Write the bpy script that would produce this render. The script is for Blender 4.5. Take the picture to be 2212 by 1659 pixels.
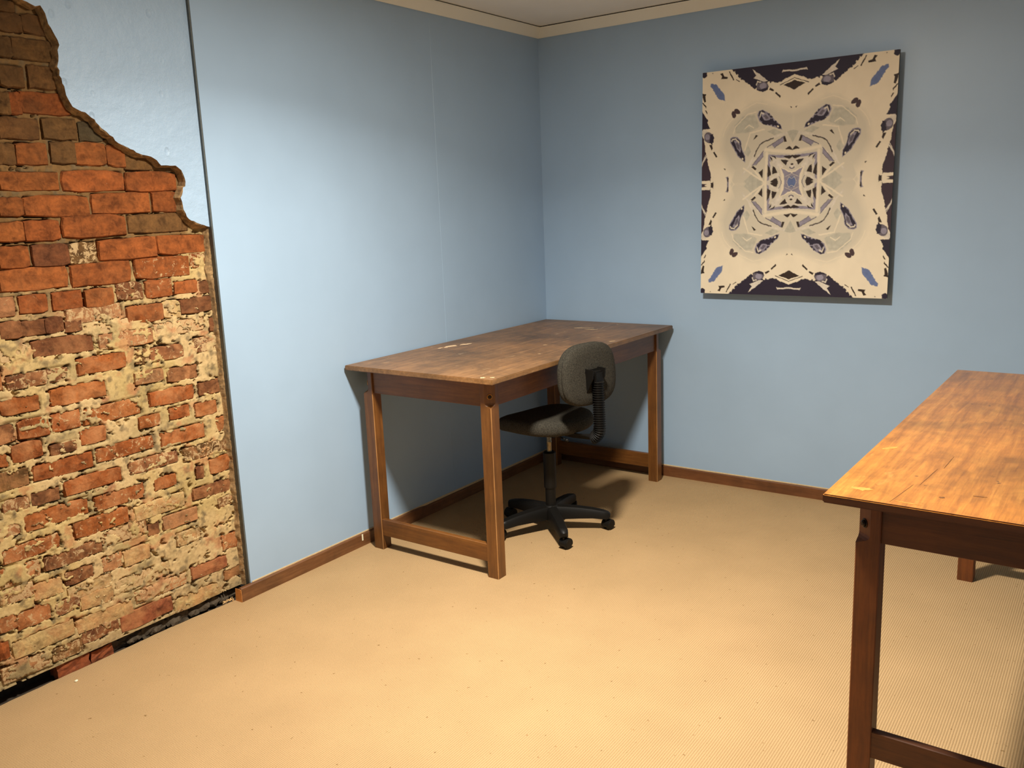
import bpy, bmesh, math, random
import numpy as np
from mathutils import Vector, Matrix, noise as mnoise
from mathutils.geometry import tessellate_polygon

# ------------------------------------------------------------------ scene, camera, world, lamps, exposure
scene = bpy.context.scene
col = scene.collection
for o in list(bpy.data.objects): bpy.data.objects.remove(o)

F_PX, CAM = 1884.12, Vector((3.02167, -4.61868, 1.61820))
YAW, PITCH, ROLL = 0.622107, 0.200194, -0.0401103
cy, sy, cp, sp = math.cos(YAW), math.sin(YAW), math.cos(PITCH), math.sin(PITCH)
fwd = Vector((-sy*cp, cy*cp, -sp)); right = Vector((cy, sy, 0)); up = right.cross(fwd)
r2 = right*math.cos(ROLL) + up*math.sin(ROLL); u2 = -right*math.sin(ROLL) + up*math.cos(ROLL)
cam = bpy.data.cameras.new('camera'); cam.sensor_width = 36; cam.lens = F_PX/2212*36; cam.clip_start = .05
co = bpy.data.objects.new('camera', cam); col.objects.link(co)
co.matrix_world = Matrix(((r2.x, u2.x, -fwd.x, CAM.x), (r2.y, u2.y, -fwd.y, CAM.y), (r2.z, u2.z, -fwd.z, CAM.z), (0, 0, 0, 1)))
scene.camera = co

world = bpy.data.worlds.new('world'); scene.world = world; world.use_nodes = True
world.node_tree.nodes['Background'].inputs[0].default_value = (.05, .045, .04, 1)
world.node_tree.nodes['Background'].inputs[1].default_value = .2

def disc_lamp(name, loc, watts, colour, diameter, spread):
    """a flush round ceiling lamp: light leaves its diffuser downwards"""
    l = bpy.data.lights.new(name, 'AREA'); l.shape = 'DISK'; l.size = diameter; l.spread = math.radians(spread); l.energy = watts; l.color = colour
    o = bpy.data.objects.new(name, l); col.objects.link(o); o.location = loc; return o
WARM = (1.0, .935, .82)
disc_lamp('ceiling_lamp_diffuser', (1.58, -2.49, 2.625), 62, WARM, .25, 180)
disc_lamp('ceiling_lamp_reflector', (1.58, -2.49, 2.624), 69, WARM, .24, 146)

scene.view_settings.view_transform = 'Standard'; scene.view_settings.look = 'None'
scene.view_settings.gamma = 1; scene.view_settings.use_curve_mapping = False
scene.view_settings.exposure = 0.0
scene.cycles.max_bounces = 10; scene.cycles.diffuse_bounces = 6; scene.cycles.use_denoising = True
scene.cycles.sample_clamp_indirect = 8

# ------------------------------------------------------------------ helpers
def lin(r, g, b):
    f = lambda c: (c/255/12.92) if c/255 <= .04045 else ((c/255+.055)/1.055)**2.4
    return (min(.88, f(r)*1.35), min(.86, f(g)*1.26), min(.83, f(b)*1.11), 1)
class NT:
    def __init__(s, name):
        s.m = bpy.data.materials.new(name); s.m.use_nodes = True; s.t = s.m.node_tree; s.n = s.t.nodes
        s.b = s.n['Principled BSDF']
    def add(s, kind, **kw):
        n = s.n.new(kind)
        for k, v in kw.items(): setattr(n, k, v)
        return n
    def link(s, a, b): s.t.links.new(a, b)
    def set(s, **kw):
        for k, v in kw.items(): s.b.inputs[k.replace('_', ' ')].default_value = v
    def coords(s, scale=(1, 1, 1), world=False, rot=(0, 0, 0)):
        m = s.add('ShaderNodeMapping'); m.inputs['Scale'].default_value = scale; m.inputs['Rotation'].default_value = rot
        if world: s.link(s.add('ShaderNodeNewGeometry').outputs['Position'], m.inputs[0])
        else: s.link(s.add('ShaderNodeTexCoord').outputs['Object'], m.inputs[0])
        return m.outputs[0]
    def noise(s, vec, scale, detail=4, rough=.55, dist=0):
        n = s.add('ShaderNodeTexNoise'); n.inputs['Scale'].default_value = scale; n.inputs['Detail'].default_value = detail
        n.inputs['Roughness'].default_value = rough; n.inputs['Distortion'].default_value = dist
        s.link(vec, n.inputs['Vector']); return n.outputs['Fac']
    def ramp(s, fac, stops, interp='LINEAR'):
        r = s.add('ShaderNodeValToRGB'); r.color_ramp.interpolation = interp; e = r.color_ramp.elements
        while len(e) < len(stops): e.new(.5)
        for i, (p, c) in enumerate(stops): e[i].position = p; e[i].color = c if len(c) == 4 else (*c, 1)
        s.link(fac, r.inputs[0]); return r.outputs[0]
    def mix(s, fac, a, b, mode='MIX'):
        n = s.add('ShaderNodeMix', data_type='RGBA', blend_type=mode)
        for sock, v in ((n.inputs['Factor'], fac), (n.inputs['A'], a), (n.inputs['B'], b)):
            if hasattr(v, 'is_linked'): s.link(v, sock)
            else: sock.default_value = v
        for i in n.inputs:
            if i.type == 'RGBA':
                v = a if i.name == 'A' else b
                if hasattr(v, 'is_linked'): s.link(v, i)
                else: i.default_value = v
        return n.outputs[2]
    def math(s, op, a, b=0.0, clamp=False):
        n = s.add('ShaderNodeMath', operation=op); n.use_clamp = clamp
        for i, v in ((0, a), (1, b)):
            if hasattr(v, 'is_linked'): s.link(v, n.inputs[i])
            else: n.inputs[i].default_value = v
        return n.outputs[0]
    def colour(s, c): s.link(c, s.b.inputs['Base Color'])
    def bump(s, h, strength=.3, dist=.002):
        b = s.add('ShaderNodeBump'); b.inputs['Strength'].default_value = strength; b.inputs['Distance'].default_value = dist
        s.link(h, b.inputs['Height']); s.link(b.outputs[0], s.b.inputs['Normal'])

def mesh_obj(name, bm, mat, parent=None, smooth=False, loc=None):
    me = bpy.data.meshes.new(name); bmesh.ops.recalc_face_normals(bm, faces=bm.faces); bm.to_mesh(me); bm.free()
    if smooth:
        for p in me.polygons: p.use_smooth = True
    return link(name, me, mat, parent, loc)
def link(name, me, mat, parent=None, loc=None):
    o = bpy.data.objects.new(name, me); col.objects.link(o)
    if mat and not len(me.materials):
        for m in (mat if isinstance(mat, (list, tuple)) else [mat]): me.materials.append(m)
    if parent: o.parent = parent
    if loc: o.location = loc
    return o
def empty(name, loc, rz=0):
    o = bpy.data.objects.new(name, None); col.objects.link(o); o.location = loc; o.rotation_euler = (0, 0, rz); o.empty_display_size = .1
    return o
def tag(o, label=None, category=None, group=None, kind=None):
    if label: o['label'] = label
    if category: o['category'] = category
    if group: o['group'] = group
    if kind: o['kind'] = kind
    return o
def smooth_by_angle(o, ang=35):
    me = o.data
    for p in me.polygons: p.use_smooth = True
    bm = bmesh.new(); bm.from_mesh(me)
    for e in bm.edges:
        if len(e.link_faces) == 2 and e.calc_face_angle(0) > math.radians(ang): e.smooth = False
    bm.to_mesh(me); bm.free()
def bbox(bm, lo, hi, bevel=0, seg=1):
    vs = [bm.verts.new((x, y, z)) for x in (lo[0], hi[0]) for y in (lo[1], hi[1]) for z in (lo[2], hi[2])]
    fs = [bm.faces.new([vs[i] for i in f]) for f in ((0, 1, 3, 2), (4, 6, 7, 5), (0, 4, 5, 1), (2, 3, 7, 6), (0, 2, 6, 4), (1, 5, 7, 3))]
    if bevel:
        es = list({e for f in fs for e in f.edges})
        bmesh.ops.bevel(bm, geom=es, offset=bevel, segments=seg, affect='EDGES')
def box(name, lo, hi, mat, parent=None, bevel=0, seg=1, loc=None):
    bm = bmesh.new(); bbox(bm, lo, hi, bevel, seg); return mesh_obj(name, bm, mat, parent, loc=loc)
def prism(bm, pts, z0, z1, axis=2):
    """closed outline pts (a,b) extruded along an axis"""
    def P(a, b, c): return {2: (a, b, c), 1: (a, c, b), 0: (c, a, b)}[axis]
    lo = [bm.verts.new(P(a, b, z0)) for a, b in pts]; hi = [bm.verts.new(P(a, b, z1)) for a, b in pts]
    n = len(pts); bm.faces.new(lo); bm.faces.new(hi)
    for i in range(n): bm.faces.new((lo[i], lo[(i+1) % n], hi[(i+1) % n], hi[i]))
def lathe(bm, prof, seg=24, M=None):
    rings = []
    for r, z in prof:
        rings.append([bm.verts.new((r*math.cos(2*math.pi*i/seg), r*math.sin(2*math.pi*i/seg), z)) for i in range(seg)])
    for a, b in zip(rings, rings[1:]):
        for i in range(seg): bm.faces.new((a[i], a[(i+1) % seg], b[(i+1) % seg], b[i]))
    bm.faces.new(rings[0]); bm.faces.new(rings[-1])
    if M is not None: bmesh.ops.transform(bm, matrix=M, verts=[v for r in rings for v in r])
def sweep(bm, pts, rad, seg=10):
    """tube through pts; rad = a number or a list of (ra, rb)"""
    pts = [Vector(p) for p in pts]; rings = []; prev = None
    for i, p in enumerate(pts):
        t = (pts[min(i+1, len(pts)-1)]-pts[max(i-1, 0)]).normalized()
        if prev is None: a = t.orthogonal().normalized()
        else: a = (prev - t*prev.dot(t)).normalized()
        prev = a; b = t.cross(a); r = rad[i] if isinstance(rad, (list, tuple)) else rad
        ra, rb = r if isinstance(r, (list, tuple)) else (r, r)
        rings.append([bm.verts.new(p + a*ra*math.cos(2*math.pi*k/seg) + b*rb*math.sin(2*math.pi*k/seg)) for k in range(seg)])
    for a, b in zip(rings, rings[1:]):
        for k in range(seg): bm.faces.new((a[k], a[(k+1) % seg], b[(k+1) % seg], b[k]))
    bm.faces.new(rings[0]); bm.faces.new(rings[-1])

def vnoise(x, y, scale, seed=0, octaves=4, gain=.5):
    """numpy value noise in 0..1"""
    rng = np.random.RandomState(seed); tab = rng.rand(256, 256); tot = 0; amp = 1; norm = 0
    for o in range(octaves):
        X = x*scale*2**o + 17.3*o + 500; Y = y*scale*2**o + 41.7*o + 500
        i = np.floor(X).astype(int); j = np.floor(Y).astype(int); u = X-i; v = Y-j
        u = u*u*(3-2*u); v = v*v*(3-2*v)
        g = lambda a, b: tab[a & 255, b & 255]
        tot = tot + amp*((g(i, j)*(1-u)+g(i+1, j)*u)*(1-v) + (g(i, j+1)*(1-u)+g(i+1, j+1)*u)*v); norm += amp; amp *= gain
    return tot/norm
def grid_mesh(name, P, nu, nv, colours=None, layer='tone'):
    """P: (nu*nv, 3) points row-major -> quad mesh"""
    me = bpy.data.meshes.new(name)
    i = np.arange(nu-1)[:, None]*nv + np.arange(nv-1)[None, :]
    q = np.stack([i, i+nv, i+nv+1, i+1], -1).reshape(-1, 4)
    me.vertices.add(len(P)); me.vertices.foreach_set('co', np.ascontiguousarray(P, np.float32).ravel())
    me.loops.add(q.size); me.loops.foreach_set('vertex_index', q.ravel().astype(np.int32))
    me.polygons.add(len(q)); me.polygons.foreach_set('loop_start', np.arange(0, q.size, 4, dtype=np.int32))
    me.update(calc_edges=True); me.validate()
    if colours is not None:
        a = me.color_attributes.new(layer, 'FLOAT_COLOR', 'POINT')
        a.data.foreach_set('color', np.ascontiguousarray(colours, np.float32).ravel())
    return me

# ------------------------------------------------------------------ materials
def m_carpet():
    t = NT('ribbed_carpet'); v = t.coords(world=True)
    sep = t.add('ShaderNodeSeparateXYZ'); t.link(v, sep.inputs[0])
    wob = t.noise(v, 6, 2); n2 = t.noise(v, 260, 2)
    ph = t.math('ADD', t.math('MULTIPLY', sep.outputs[0], 2*math.pi/.0077), t.math('MULTIPLY', wob, 1.5))
    rib = t.math('MULTIPLY_ADD', t.math('SINE', ph), .5); rib.node.inputs[2].default_value = .5
    lo = t.math('MULTIPLY_ADD', t.math('SINE', t.math('MULTIPLY', sep.outputs[1], 2*math.pi/.0068)), .5); lo.node.inputs[2].default_value = .5
    h = t.math('ADD', rib, t.math('MULTIPLY', lo, .3))
    base = t.ramp(t.noise(v, 3.0, 5, .6), [(.3, lin(154, 132, 102)), (.7, lin(162, 139, 108))])
    fleck = t.ramp(n2, [(.3, (.74, .72, .7, 1)), (.6, (1, 1, 1, 1))])
    c = t.mix(.5, base, fleck, 'MULTIPLY')
    c = t.mix(1, c, t.ramp(rib, [(0, (.78, .74, .69, 1)), (.6, (1.05, 1.05, 1.05, 1))]), 'MULTIPLY')
    sp = t.ramp(t.noise(v, 55, 2, .5), [(.255, (.55, .5, .42, 1)), (.285, (1, 1, 1, 1))])
    c = t.mix(1, c, sp, 'MULTIPLY')
    t.colour(c); t.set(Roughness=.95); t.b.inputs['Specular IOR Level'].default_value = .1
    t.bump(t.math('ADD', h, t.math('MULTIPLY', n2, .8)), .5, .0025); return t.m
def m_paint(name, c, rough=.5, dents=False):
    t = NT(name); v = t.coords(world=True)
    a = t.noise(v, 2.2, 4); f = t.noise(v, 320, 2)
    cc = t.mix(1, lin(*c), t.ramp(a, [(.3, (.96, .96, .96, 1)), (.7, (1.03, 1.03, 1.03, 1))]), 'MULTIPLY')
    t.colour(cc); t.set(Roughness=rough)
    h = t.math('MULTIPLY', f, .25)
    if dents:
        vo = t.add('ShaderNodeTexVoronoi'); vo.inputs['Scale'].default_value = 14; t.link(t.coords((1, 1, .7), True), vo.inputs['Vector'])
        pit = t.ramp(vo.outputs['Distance'], [(.06, (0, 0, 0, 1)), (.16, (1, 1, 1, 1)), (.22, (.85, .85, .85, 1))])
        h = t.math('ADD', h, t.math('ADD', t.math('MULTIPLY', pit, 1.1), t.math('MULTIPLY', t.noise(v, 18, 4), 2.2)))
    t.bump(h, .35 if not dents else .9, .0008 if not dents else .003); return t.m
def m_wood(name, dark, mid, light, rough=.42, axis=1, stain=0.5, scuff=True, coat=0.15, scuff_colour=lin(176, 150, 118)):
    t = NT(name); s = [26, 26, 26]; s[axis] = 1.6; v = t.coords(tuple(s)); o = t.coords()
    g = t.noise(v, 1.6, 8, .62, .6); fine = t.noise(v, 9, 4, .6)
    c = t.ramp(g, [(.25, lin(*dark)), (.5, lin(*mid)), (.75, lin(*light))])
    c = t.mix(.35, c, t.ramp(fine, [(.35, (.55, .5, .45, 1)), (.6, (1.08, 1.08, 1.08, 1))]), 'MULTIPLY')
    b = t.noise(o, 3.2, 5, .6, .5)
    c = t.mix(stain, c, t.ramp(b, [(.32, (.5, .52, .52, 1)), (.52, (1, 1, 1, 1)), (.72, (1.25, 1.2, 1.12, 1))]), 'MULTIPLY')
    b2 = t.noise(o, 11, 6, .7, .8)
    c = t.mix(stain*.7, c, t.ramp(b2, [(.36, (.66, .66, .64, 1)), (.55, (1, 1, 1, 1)), (.68, (1.22, 1.2, 1.14, 1))]), 'MULTIPLY')
    if scuff:
        sc = t.coords((5, 2.2, 5)); q = t.noise(sc, 3.1, 6, .68, 1.1)
        c = t.mix(t.ramp(q, [(.63, (0, 0, 0, 1)), (.72, (.6, .6, .6, 1))]), c, scuff_colour)
        k = t.noise(t.coords((9, 9, 9)), 4, 3, .5)
        c = t.mix(t.ramp(k, [(.24, (.8, .8, .8, 1)), (.29, (0, 0, 0, 1))]), c, lin(52, 34, 22))
    t.colour(c); t.set(Roughness=rough); t.b.inputs['Coat Weight'].default_value = coat; t.b.inputs['Coat Roughness'].default_value = .35
    t.bump(t.math('ADD', g, t.math('MULTIPLY', fine, .6)), .18, .001); return t.m
def m_plain(name, c, rough=.5, metal=0, noise=0, bump=0, scale=60):
    t = NT(name); t.set(Base_Color=lin(*c), Roughness=rough, Metallic=metal)
    v = t.coords(); n = t.noise(v, scale, 4)
    if noise: t.colour(t.mix(1, lin(*c), t.ramp(n, [(.3, (1-noise,)*3+(1,)), (.7, (1+noise,)*3+(1,))]), 'MULTIPLY'))
    if bump: t.bump(n, bump, .002)
    return t.m
def m_brick():
    t = NT('old_brick'); oi = t.add('ShaderNodeObjectInfo'); v = t.coords(world=True)
    n = t.noise(v, 30, 6, .65, .4); n2 = t.noise(v, 120, 4, .6); n3 = t.noise(t.coords((1, .35, 1.4), True), 24, 5, .6, .3)
    c = t.mix(1, oi.outputs['Color'], t.ramp(n, [(.30, (.46, .44, .42, 1)), (.5, (.95, .95, .95, 1)), (.72, (1.32, 1.28, 1.2, 1))]), 'MULTIPLY')
    c = t.mix(.55, c, t.ramp(n3, [(.35, (.62, .6, .58, 1)), (.6, (1.1, 1.1, 1.1, 1))]), 'MULTIPLY')
    c = t.mix(.5, c, t.ramp(n2, [(.35, (.7, .68, .66, 1)), (.6, (1.05, 1.05, 1.05, 1))]), 'MULTIPLY')
    # soot and old dirt, heavier on the upper courses
    sep = t.add('ShaderNodeSeparateXYZ'); t.link(v, sep.inputs[0])
    dz = t.math('MULTIPLY', t.math('SUBTRACT', sep.outputs[2], 1.55), .9, True)
    df = t.math('MULTIPLY', t.ramp(t.noise(v, 6.5, 5, .6), [(.42, (0, 0, 0, 1)), (.62, (1, 1, 1, 1))]), dz)
    c = t.mix(t.math('MULTIPLY', df, .9), c, lin(70, 52, 32))
    # thin pale wash rubbed into the lower courses
    lw = t.math('MULTIPLY', t.math('SUBTRACT', 1.5, sep.outputs[2]), 2.0, True)
    pw = t.math('MULTIPLY', t.ramp(t.noise(v, 13, 6, .65, .5), [(.42, (0, 0, 0, 1)), (.68, (.75, .75, .75, 1))]), lw)
    c = t.mix(pw, c, lin(158, 112, 76))
    # lime wash flecks left on the face, more of them where the brick's own amount says so
    w = t.math('ADD', t.noise(v, 42, 8, .72, .8), t.math('MULTIPLY', t.math('SUBTRACT', oi.outputs['Alpha'], .5), .42))
    c = t.mix(t.ramp(w, [(.49, (0, 0, 0, 1)), (.55, (.85, .85, .85, 1))]), c, lin(162, 140, 108))
    c = t.mix(t.ramp(t.noise(v, 70, 6, .7), [(.70, (0, 0, 0, 1)), (.73, (.7, .7, .7, 1))]), c, lin(166, 132, 106))
    t.colour(c); t.set(Roughness=.92); t.b.inputs['Specular IOR Level'].default_value = .2
    t.bump(t.math('ADD', n, t.math('MULTIPLY', n2, .6)), .7, .004); return t.m
def m_attr(name, layer, rough=.9, bump=0, bscale=90):
    t = NT(name); a = t.add('ShaderNodeVertexColor', layer_name=layer); c = a.outputs['Color']
    v = t.coords(world=True)
    if bump:
        n = t.noise(v, bscale, 5, .65); c = t.mix(.6, c, t.ramp(n, [(.3, (.72, .7, .66, 1)), (.65, (1.1, 1.1, 1.1, 1))]), 'MULTIPLY'); t.bump(n, bump, .003)
    t.colour(c); t.set(Roughness=rough); t.b.inputs['Specular IOR Level'].default_value = .25; return t.m
def m_fabric(name, c):
    t = NT(name); v = t.coords(); a = t.noise(v, 190, 3, .7); b = t.noise(t.coords((1, 1, .4)), 420, 2)
    cc = t.mix(1, lin(*c), t.ramp(a, [(.35, (.55, .55, .55, 1)), (.65, (1.5, 1.48, 1.44, 1))]), 'MULTIPLY')
    t.colour(cc); t.set(Roughness=.95); t.b.inputs['Specular IOR Level'].default_value = .15
    t.b.inputs['Sheen Weight'].default_value = 0; t.bump(t.math('ADD', a, b), .5, .002); return t.m

M_CARPET = m_carpet()
BLUE = (138, 165, 198)
M_BLUE = m_paint('blue_wall_paint', BLUE, .40)
M_BLUE_OLD = m_paint('blue_paint_on_plaster', BLUE, .5, dents=True)
M_CEIL = m_paint('cream_ceiling_paint', (240, 233, 218), .7)
M_CORNICE = m_paint('cream_cornice_paint', (238, 230, 212), .6)
M_PLASTER = m_plain('raw_plaster', (126, 104, 74), .95, 0, .55, 1, 60)
M_BRICK = m_brick()
M_MORTAR = m_attr('mortar_and_lime', 'tone', .95, .7, 80)
M_BEAD = m_plain('grey_board_edge', (74, 80, 82), .6, 0, .15, .2)
M_SKIRT = m_wood('skirting_timber', (80, 52, 30), (100, 66, 40), (118, 82, 52), .5, 1, .5, False, .05)
M_SKIRT_B = m_wood('skirting_timber_back', (76, 46, 24), (96, 60, 34), (112, 74, 44), .5, 0, .5, False, .05)
M_CUT = m_plain('sawn_timber_end', (196, 140, 84), .8, 0, .2, .3)
M_CAULK = m_plain('unpainted_strip', (190, 172, 138), .8, 0, .1, .2)
M_TOP1 = m_wood('worn_table_top', (96, 70, 42), (116, 86, 54), (136, 104, 70), .5, 1, .9, True)
M_TOP2 = m_wood('varnished_table_top', (122, 76, 30), (154, 102, 42), (176, 124, 56), .36, 1, .75, True, .3, lin(176, 128, 66))
M_LEG = m_wood('table_leg_timber', (78, 48, 19), (98, 62, 26), (112, 74, 33), .42, 2, .5, False)
M_RAILX = m_wood('table_rail_timber', (78, 48, 19), (98, 62, 26), (112, 74, 33), .42, 0, .5, False, .03)
M_RAILY = m_wood('table_side_rail_timber', (78, 48, 19), (98, 62, 26), (112, 74, 33), .42, 1, .5, False, .03)
M_LEG2 = m_wood('dark_leg_timber', (78, 40, 11), (98, 52, 15), (110, 63, 21), .55, 2, .5, False, 0)
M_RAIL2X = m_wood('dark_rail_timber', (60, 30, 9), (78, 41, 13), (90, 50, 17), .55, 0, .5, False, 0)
M_RAIL2Y = m_wood('dark_side_rail_timber', (60, 30, 9), (78, 41, 13), (90, 50, 17), .55, 1, .5, False, 0)
M_BOLT = m_plain('dark_bolt', (40, 30, 24), .4, .7)
M_BRASS = m_plain('brass_ring', (150, 110, 60), .4, .9)
M_BLACK = m_plain('black_plastic', (12, 11, 10), .5, 0, .1, .1, 200)
M_BLACK.node_tree.nodes['Principled BSDF'].inputs['Specular IOR Level'].default_value = .25
M_CHROME = m_plain('worn_steel', (118, 112, 98), .4, .8, .3)
M_FAB = m_fabric('grey_tweed', (46, 45, 42))
M_WORN = m_wood('worn_leg_edge', (120, 84, 46), (150, 110, 66), (176, 136, 90), .6, 2, .4, False)
M_DARK = m_plain('dark_earth', (38, 32, 26), 1, 0, .4, .8, 40)
M_RUBBLE = m_plain('grey_rubble', (62, 54, 44), .95, 0, .35, .9, 60)
M_SUB = m_plain('dark_subfloor', (44, 36, 28), 1, 0, .3)
M_CRUMB = m_plain('white_plaster_crumb', (232, 222, 200), .9)
M_SIDE = m_plain('panel_edge', (64, 60, 56), .7, 0, .1)
M_PRINT = m_attr('printed_face', 'print', .55)
M_FRAY = m_plain('frayed_carpet_fibre', (200, 168, 122), .95)
M_BRICKRAW = m_plain('broken_brick_core', (112, 58, 28), .95, 0, .35, .9, 50)
BRICKS = [
    (-3.099,-3.058,2.322,0.029,'b',0), (-3.03,-2.942,2.277,0.057,'b',0), (-3.106,-3.039,2.274,0.055,'b',0), (-3.117,-3.082,2.196,0.063,'b',0),
    (-3.077,-2.948,2.195,0.064,'b',0), (-3.038,-2.95,2.109,0.069,'b',0), (-3.131,-3.058,2.104,0.063,'b',0), (-3.072,-2.908,2.024,0.069,'o',0),
    (-3.111,-3.077,2.018,0.068,'o',0), (-3.144,-3.115,2.016,0.067,'b',0), (-3.014,-2.899,1.943,0.067,'b',0), (-3.156,-3.03,1.938,0.064,'b',0),
    (-2.887,-2.805,1.938,0.061,'k',0), (-2.997,-2.915,1.863,0.071,'b',0), (-2.911,-2.802,1.861,0.073,'o',0), (-2.793,-2.73,1.857,0.071,'o',0),
    (-3.112,-3.015,1.856,0.069,'o',0), (-3.168,-3.12,1.854,0.064,'b',0), (-2.728,-2.62,1.832,0.043,'b',0), (-3.181,-2.985,1.767,0.058,'o',0),
    (-2.97,-2.743,1.767,0.065,'o',0), (-2.732,-2.528,1.765,0.065,'o',0), (-2.633,-2.522,1.689,0.071,'o',0), (-2.875,-2.648,1.688,0.072,'o',0),
    (-3.194,-3.123,1.683,0.057,'o',0), (-3.112,-2.89,1.682,0.064,'o',0), (-2.745,-2.495,1.61,0.066,'b',0), (-2.992,-2.76,1.609,0.07,'o',0),
    (-3.206,-3.129,1.601,0.061,'o',0), (-3.122,-3.007,1.601,0.065,'o',0), (-2.635,-2.42,1.525,0.068,'o',0), (-2.872,-2.643,1.521,0.073,'o',0),
    (-3.218,-3.124,1.517,0.069,'o',0), (-3.107,-2.986,1.516,0.072,'d',0), (-2.981,-2.886,1.516,0.07,'b',0.5), (-2.499,-2.417,1.458,0.056,'o',0.5),
    (-2.739,-2.507,1.443,0.076,'o',0.3), (-3.229,-3.001,1.441,0.071,'o',0), (-2.986,-2.76,1.439,0.076,'o',0), (-2.825,-2.721,1.365,0.065,'d',0.4),
    (-2.709,-2.596,1.362,0.067,'o',0.3), (-2.585,-2.48,1.357,0.051,'o',0.1), (-3.18,-3.084,1.356,0.063,'o',0.2), (-3.066,-2.958,1.355,0.065,'o',0),
    (-2.948,-2.839,1.353,0.067,'o',0), (-2.475,-2.42,1.349,0.052,'d',0), (-3.028,-2.818,1.297,0.055,'s',0.5), (-2.569,-2.406,1.282,0.061,'d',0.1),
    (-3.254,-3.183,1.277,0.058,'d',0.1), (-2.643,-2.57,1.277,0.068,'y',0.5), (-3.103,-3.041,1.276,0.053,'d',0.1), (-3.182,-3.103,1.275,0.052,'d',0.1),
    (-2.796,-2.644,1.274,0.066,'o',0.2), (-3.034,-2.975,1.263,0.041,'d',0.3), (-2.967,-2.705,1.242,0.047,'y',0.8), (-2.697,-2.467,1.204,0.051,'s',0.7),
    (-3.158,-2.94,1.2,0.062,'d',0.15), (-3.266,-3.172,1.197,0.059,'y',0.8), (-2.445,-2.388,1.194,0.057,'d',0.1), (-2.922,-2.701,1.19,0.061,'s',0.45),
    (-2.526,-2.398,1.12,0.057,'d',0.6), (-3.012,-2.823,1.114,0.06,'o',0.15), (-2.785,-2.73,1.112,0.058,'b',0.4), (-2.725,-2.577,1.111,0.055,'d',0.3),
    (-3.26,-3.047,1.101,0.048,'d',0.45), (-2.799,-2.677,1.031,0.049,'s',0.3), (-3.122,-2.916,1.022,0.063,'o',0.1), (-3.293,-3.161,1.02,0.056,'o',0.1),
    (-2.661,-2.524,1.019,0.056,'d',0.2), (-2.748,-2.551,0.939,0.06,'o',0), (-2.527,-2.397,0.939,0.058,'d',0.1), (-3.013,-2.79,0.928,0.065,'o',0.35),
    (-2.671,-2.582,0.865,0.047,'o',0.1), (-2.804,-2.714,0.859,0.045,'o',0.3), (-3.036,-2.938,0.857,0.06,'o',0), (-3.278,-3.175,0.856,0.061,'o',0),
    (-2.554,-2.454,0.856,0.058,'o',0), (-3.319,-3.295,0.844,0.044,'o',0.1), (-3.149,-3.053,0.837,0.038,'d',0.3), (-2.985,-2.756,0.777,0.053,'o',0.35),
    (-2.463,-2.393,0.777,0.059,'o',0.2), (-3.22,-3.001,0.77,0.059,'o',0.1), (-2.72,-2.522,0.77,0.061,'o',0.2), (-2.865,-2.658,0.694,0.051,'d',0.4),
    (-3.119,-2.901,0.689,0.056,'o',0.1), (-2.631,-2.417,0.686,0.053,'b',0.5), (-3.332,-3.246,0.682,0.044,'d',0.5), (-3.239,-3.139,0.681,0.046,'d',0),
    (-2.518,-2.394,0.607,0.065,'o',0), (-3.272,-3.042,0.606,0.063,'o',0.2), (-2.773,-2.676,0.602,0.047,'o',0), (-3.356,-3.29,0.598,0.04,'d',0.5),
    (-3.018,-2.817,0.597,0.058,'o',0.3), (-2.583,-2.549,0.597,0.049,'d',0.1), (-3.108,-2.891,0.523,0.066,'o',0.3), (-2.869,-2.65,0.513,0.061,'y',0.4),
    (-3.359,-3.162,0.512,0.054,'o',0.4), (-2.61,-2.408,0.51,0.05,'d',0.2), (-3.011,-2.825,0.454,0.059,'b',0.6), (-2.494,-2.392,0.443,0.045,'b',0.5),
    (-3.227,-3.012,0.438,0.052,'d',0.35), (-2.759,-2.598,0.435,0.058,'s',0.1), (-2.822,-2.776,0.43,0.051,'d',0), (-3.389,-3.277,0.37,0.053,'b',0.6),
    (-3.021,-2.941,0.358,0.059,'s',0.4), (-3.163,-3.059,0.356,0.052,'d',0.3), (-2.936,-2.828,0.353,0.065,'y',0.3), (-2.708,-2.598,0.349,0.058,'y',0.4),
    (-3.278,-3.175,0.347,0.064,'y',0.2), (-3.163,-2.993,0.297,0.053,'y',0.5), (-3.404,-3.346,0.278,0.057,'o',0.4), (-3.346,-3.23,0.267,0.063,'o',0.35),
    (-2.498,-2.384,0.263,0.067,'o',0.4), (-3.212,-3.127,0.26,0.048,'d',0.5), (-2.986,-2.75,0.253,0.056,'y',0.6), (-3.123,-2.996,0.243,0.058,'y',0.2),
    (-3.417,-3.387,0.189,0.062,'o',0.2), (-2.658,-2.485,0.183,0.055,'r',0.05), (-2.909,-2.682,0.181,0.052,'s',0.6), (-3.376,-3.157,0.173,0.064,'y',0.1),
    (-3.147,-2.926,0.16,0.059,'y',0.2), (-2.505,-2.395,0.118,0.047,'b',0.1), (-3.136,-2.991,0.111,0.045,'d',0.4), (-2.984,-2.759,0.101,0.071,'r',0.05),
    (-3.423,-3.254,0.095,0.059,'b',0.6), (-3.248,-3.129,0.092,0.053,'b',0.5), (-2.752,-2.536,0.078,0.06,'y',0.3),
]
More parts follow.
